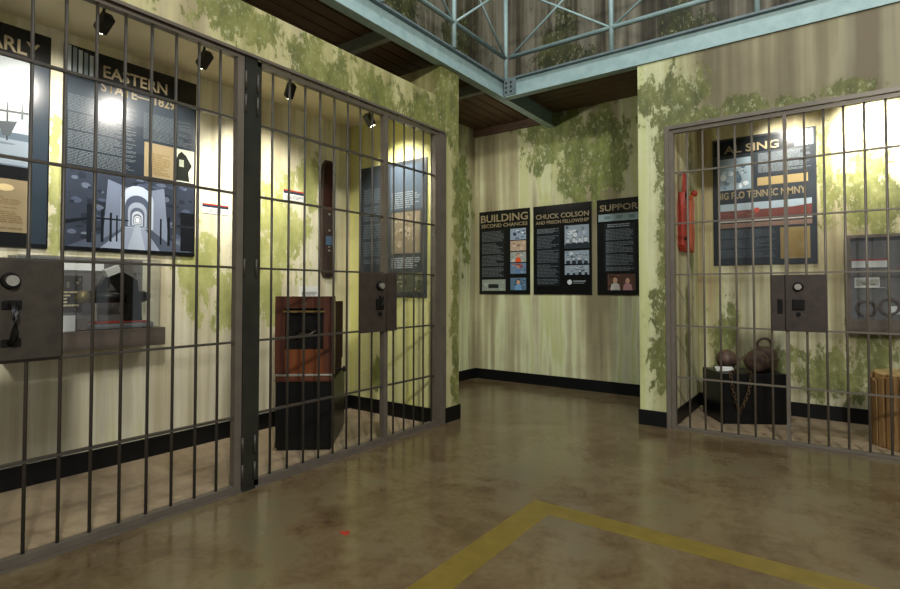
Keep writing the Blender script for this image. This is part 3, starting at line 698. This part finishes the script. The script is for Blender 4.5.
B().sphere((0, -.215, .235), .048, 20, 12).make('brass_knob', paint('aged_brass', '6f6238', '86764a', .4, .5), t, smooth=True)
o = B().box(-.003, .003, -.038, .038, 0, .11, bevel=.001).make('standing_card', M['white_card'], None, (-4.245, 1.405, 1.065)); tag(o, 'white standing card at the left end of the wall shelf', 'card')
o = B().box(-.05, .05, -.045, .045, 0, .085, bevel=.004).make('small_box', M['apron'], None, (-4.33, 1.485, 1.065)); tag(o, 'small brown box on the wall shelf behind the standing card', 'box')

# ---------------------------------------------------------------- leather strap on the wall
t = thing('leather_strap', (XB, 3.915, 1.48), 'long dark leather paddle strap hanging on the left cell wall', 'strap')
pts = [(-.085, .06), (-.06, .01), (0, 0), (.06, .01), (.085, .06), (.09, 1.15), (.075, 1.24), (.04, 1.29), (-.04, 1.29), (-.075, 1.24), (-.09, 1.15)]
B().prism(pts, 0, .035).make('strap_body', M['paddle'], t)
B().prism([(-.07, .78), (.07, .78), (.065, 1.22), (.03, 1.265), (-.03, 1.265), (-.065, 1.22)], .035, .045).make('upper_layer', M['darkwood'], t)
B().prism([(-.07, .04), (.07, .04), (.072, .28), (-.072, .28)], .035, .048).make('handle_wrap', M['paddle'], t)
B().box(.035, .042, -.04, .04, .36, .46).make('blue_tag', paint('faded_blue_card', '33475c', '4b617a', .6), t)
B().box(.035, .042, -.035, .03, .74, .80).make('pale_tag', M['orangewood'], t)
for z in (.30, .34, .52, .70): B().cyl((.03, .0, z), (.046, .0, z), .012, 8).make('rivet', M['steel'], t)

# ---------------------------------------------------------------- black pedestal and wooden box in the left cell
ang = math.atan2(.296, .358)
t = thing('display_pedestal', (-3.83, 2.764, 0), 'glossy black pedestal under the wooden box in the left cell', 'pedestal', ang)
B().box(0, .465, 0, .82, .02, .575, bevel=.003).make('body', M['black_gloss'], t)
B().box(.01, .455, .01, .81, 0, .02).make('plinth', M['black_base'], t)
t = thing('wooden_box', (-3.83, 2.764, .575), 'red brown varnished wooden box with dark window standing on black pedestal', 'box', ang)
B().box(-.004, .469, -.012, .13, .0, .028, bevel=.008).make('base_moulding', M['redwood'], t)
B().box(-.010, .475, -.020, .13, .048, .066, bevel=.006).make('lip', M['steel'], t)  # pale colour paints in the light reflected along the moulding lip
B().box(0, .465, -.006, .13, .028, .048).make('base_band', M['orangewood'], t)
# front panel frame around a recessed dark window
fr = B(); 
fr.box(-.008, .075, 0, .12, .066, .72); fr.box(.395, .478, 0, .12, .066, .72); fr.box(.075, .395, 0, .12, .62, .72)
fr.make('front_frame', M['redwood'], t)
B().box(.075, .395, .008, .12, .066, .27).make('lower_panel', M['orangewood'], t)
B().box(.075, .395, .05, .12, .27, .62).make('dark_window', M['iron'], t)
B().box(.055, .41, -.012, 0, .585, .60).make('brass_strip', paint('dull_brass', '7a6030', '8e7440', .4, .6), t)
B().cyl((.235, -.002, .655), (.235, -.012, .655), .012, 10).make('brass_stud', M['gold'], t)
# mechanism seen in the window
B().cyl((.20, .055, .45), (.20, .02, .45), .05, 16).make('bell', M['iron'], t)
B().cyl((.29, .055, .47), (.29, .02, .47), .045, 16).make('bell', M['iron'], t)
B().tube([(.15, .03, .36), (.20, .02, .40), (.27, .02, .39), (.33, .03, .43)], .012, 8).make('lever', M['lock'], t, smooth=True)
B().box(.04, .45, .13, .78, .11, .665, bevel=.004).make('rear_case', M['darkwood'], t)
B().cyl((.45, .36, .055), (.52, .36, .055), .010, 8).make('crank_shaft', M['iron'], t)
B().cyl((.51, .36, .055), (.545, .36, .055), .026, 14).make('crank_knob', M['iron'], t)
B().box(.05, .44, .13, .78, 0, .11).make('rear_base', M['darkwood'], t)

# ---------------------------------------------------------------- right cell: pedestal, iron balls, chain
ang2 = math.atan2(.345, .54); A2 = Vector((-.959, 5.967, 0)); H2 = .505
t = thing('display_pedestal', A2, 'black display pedestal carrying iron balls in the right cell', 'pedestal', ang2)
B().box(0, .64, 0, .46, .015, H2, bevel=.003).make('body', M['black_gloss'], t)
B().box(.008, .632, .008, .452, 0, .015).make('plinth', M['black_base'], t)
RM = Matrix.Rotation(ang2, 3, 'Z')
def on2(u, n, z=H2): return A2 + RM @ Vector((u, n, 0)) + Vector((0, 0, z))
t = thing('iron_ball', on2(.20, .33), 'brown iron ball at the left back of the black pedestal', 'iron ball')
B().sphere((0, 0, .104), .104).make('ball', M['rust'], t, smooth=True)
B().torus((.10, -.01, .115), .022, .008, Matrix.Rotation(R(90), 4, 'X'), 14, 6).make('eye', M['rust'], t, smooth=True)
t = thing('iron_ball', on2(.405, .125), 'rusty iron ball at the front edge of the black pedestal', 'iron ball')
B().sphere((0, 0, .114), .114).make('ball', M['rust'], t, smooth=True)
B().torus((-.11, 0, .13), .02, .008, Matrix.Rotation(R(90), 4, 'X'), 14, 6).make('eye', M['rust'], t, smooth=True)
t = thing('iron_weight', on2(.585, .315), 'iron weight with loop handle at the back of the black pedestal', 'iron weight')
B().lathe([(.09, 0), (.115, .03), (.125, .10), (.12, .17), (.10, .215), (.055, .24), (.03, .245)], 28).make('body', M['rust'], t, smooth=True)
B().lathe([(.122, .095), (.132, .105), (.132, .125), (.122, .135)], 28).make('band', M['rust'], t, smooth=True)
B().torus((0, 0, .262), .068, .014, Matrix.Rotation(R(20), 4, 'Z') @ Matrix.Rotation(R(90), 4, 'X'), 22, 8).make('loop_handle', M['rust'], t, smooth=True)
o = B().box(-.085, .085, -.04, .04, 0, .004).make('caption_card', M['white_card'], None, on2(.10, .16, H2 + .024)); o.rotation_euler = (R(28), 0, ang2 - R(8)); tag(o, 'white caption card leaning on the black pedestal beside the iron balls', 'card')
# chain: from the left ball over the edge, down, up to the front ball
def chain_path():
    p = [on2(.24, .16, H2 + .016), on2(.15, .07, H2 + .016), on2(.09, .01, H2 + .016), on2(.082, -.020, H2 - .02), on2(.09, -.020, H2 - .10), on2(.11, -.020, H2 - .20), on2(.135, -.020, H2 - .30), on2(.17, -.020, H2 - .385), on2(.205, -.020, H2 - .30), on2(.245, -.020, H2 - .20), on2(.27, -.020, H2 - .10), on2(.28, -.020, H2 - .02), on2(.285, .01, H2 + .016), on2(.27, .08, H2 + .016)]
    return p
cp_ = chain_path()
base = Vector(cp_[0])
t = thing('iron_chain', base, 'rusty iron chain draped over the front of the black pedestal', 'chain')
lm = B().torus((0, 0, 0), .014, .0045, None, 12, 5, sx=1.0).mesh('chain_link', M['rust_chain'], True)
for q in lm.vertices: q.co.x *= 1.75
dists = [0]
for a, b in zip(cp_, cp_[1:]): dists.append(dists[-1] + (b - a).length)
k = 0; s = 0.0; step = .037
while s <= dists[-1]:
    i = max(j for j in range(len(dists)) if dists[j] <= s + 1e-9); i = min(i, len(cp_) - 2)
    f = (s - dists[i]) / (dists[i + 1] - dists[i]); pos = cp_[i].lerp(cp_[i + 1], f); d = (cp_[i + 1] - cp_[i]).normalized()
    o = link('chain_link', lm, None, t, pos - base)
    q = d.to_track_quat('X', 'Z').to_matrix() @ Matrix.Rotation(R(35 if k % 2 else -55), 3, 'X')
    o.rotation_euler = q.to_euler(); k += 1; s += step

# ---------------------------------------------------------------- log stump
t = thing('log_stump', (.50, 6.07, 0), 'upright split log stump at the right edge of the picture', 'stump')
jr = random.Random(3); jt = [1 + jr.uniform(-.035, .035) for _ in range(40)]
B().lathe([(.27, 0), (.275, .05), (.265, .3), (.262, .58), (.255, .62)], 40, jitter=lambda i, z: jt[i]).make('trunk', M['log'], t)
B().lathe([(.254, .62), (.252, .632), (.10, .634)], 40, jitter=lambda i, z: jt[i]).make('cut_face', M['log_top'], t)
for k in range(26):
    a = k / 26 * 2 * math.pi + jr.uniform(-.04, .04); wd = jr.uniform(.018, .034); hh = jr.uniform(.56, .615)
    me = B().box(-.012, .014, -wd, wd, .002, hh, bevel=.006).mesh('bark_strip', M['log'])
    o = link('bark_strip', me, None, t, (.268 * math.cos(a), .268 * math.sin(a), 0)); o.rotation_euler = (0, 0, a)

# ---------------------------------------------------------------- wall case in the right cell
t = thing('wall_case', (.08, YC, .91), 'grey wall display case with shackles and caption cards above the log stump', 'display case')
W_, H_ = 1.15, .99
B().box(0, W_, -.02, 0, 0, H_).make('back_board', M['grey_board'], t)
B().box(0, W_, -.10, -.02, H_ - .03, H_).make('frame_rail', M['apron'], t)
B().box(0, W_, -.10, -.02, 0, .15).make('frame_rail', M['apron'], t)
B().box(0, .03, -.10, -.02, .15, H_ - .03).make('frame_stile', M['apron'], t)
B().box(W_ - .03, W_, -.10, -.02, .15, H_ - .03).make('frame_stile', M['apron'], t)
B().box(.03, W_ - .03, -.100, -.096, .15, H_ - .03).make('glass_front', M['glass'], t)
for (x0, z0_, w_, h2, lab, band) in ((.04, .665, .30, .085, 'white caption card with red edge in the top left of the wall case', True), (.06, .46, .20, .105, 'pale photo card in the middle of the wall case', False), (.33, .20, .28, .08, 'white caption card low in the wall case', False), (.40, .60, .26, .06, 'dark grey caption card with red edge high in the wall case', True)):
    F = Frame((.08 + x0, YC - .02, .91 + z0_), 'y')
    o = F.box(0, w_, 0, h2, 0, .006).make('caption_card', M['white_card'] if x0 < .4 else M['grey_board'], None, (.08 + x0, YC - .02, .91 + z0_)); tag(o, lab, 'card')
    if band: F.ink('red_band', [rect(0, w_, h2 * .8, h2, 'a5372f')], o, .007)
    elif x0 < .1: F.ink('print', photo(.01, w_ - .01, .02, h2 - .02, 'b9b8ab', ['4b4940', '6d6a5e'], rnd, 7, .5), o, .007)
for j, (xx, zz, lab) in enumerate(((.21, .255, 'rusty round shackle in the lower left of the wall case'), (.36, .275, 'rusty round shackle right of the other in the wall case'))):
    o = B().torus((0, 0, 0), .075, .013, Matrix.Rotation(R(90), 4, 'X'), 24, 8).make('shackle_ring', M['rust_chain'], None, (.08 + xx - .06 + j * .03, YC - .035, .91 + zz), smooth=True); tag(o, lab, 'shackle')
    B().box(-.02, .02, -.014, .014, -.10, -.07, bevel=.004).make('shackle_lock', M['rust'], o)
o = B().tube([(-.15, 0, .0), (-.09, 0, .09), (.10, 0, .09), (.15, 0, .0)], .006, 6).make('steel_wire', M['steel'], None, (.08 + .20, YC - .030, .91 + .37)); tag(o, 'thin bent steel wire in the middle of the wall case', 'wire')

# ---------------------------------------------------------------- red leather harness on the side wall
HX = -1.325
t = thing('leather_harness', (HX, 5.93, 1.75), 'red and orange leather harness hanging on the side wall of the right cell', 'harness')
B().prism([(-.05, .56), (.03, .56), (.02, .80), (-.03, .82)], .03, .06).make('hanging_strap', M['red'], t)
B().prism([(-.13, .06), (-.07, 0), (.05, .03), (.09, .30), (.09, .52), (.03, .62), (-.06, .62), (-.13, .48)], 0.002, .06).make('red_panel', M['red'], t)
B().prism([(.10, .02), (.24, .0), (.27, .20), (.24, .42), (.28, .52), (.22, .62), (.14, .56), (.10, .40)], 0.002, .085).make('orange_panel', M['orange'], t)
B().sphere((.09, .24, .64), .035, 14, 10).make('toggle', M['red'], t, smooth=True)
for z in (.12, .27, .44): B().box(.055, .068, -.10, .08, z, z + .025).make('cross_strap', M['darkwood'] if z < .2 else M['red'], t)
B().torus((.012, -.015, .82), .025, .006, Matrix.Rotation(R(90), 4, 'Y'), 14, 6).make('hang_ring', M['steel'], t, smooth=True)

# ---------------------------------------------------------------- floor markings
t = B(); zz = .0008
bm = t.bm
def quad(pts):
    vs = [bm.verts.new((a, b, z)) for z in (0.0002, zz) for a, b in pts]
    n = len(pts); bm.faces.new(vs[n:]); bm.faces.new(list(reversed(vs[:n])))
    for i in range(n): bm.faces.new((vs[i], vs[(i + 1) % n], vs[n + (i + 1) % n], vs[n + i]))
quad([(-1.595, 3.115), (-1.595, -2.0), (-1.425, -2.0), (-1.425, 2.955), (3.5, 2.955), (3.5, 3.115)])
o = t.make('floor_tape', M['tape']); tag(o, 'mustard yellow L shaped line taped on the polished floor', 'floor tape')
o = B().lathe([(.012, 0), (.032, .001), (.030, .003), (.008, .004)], 9, jitter=lambda i, z: [1, .7, 1.1, .6, .9, 1.2, .8, .65, 1.1][i]).make('red_scrap', M['red'], None, (-2.23, 2.07, 0.0)); tag(o, 'tiny red paper scrap lying on the polished floor', 'scrap')
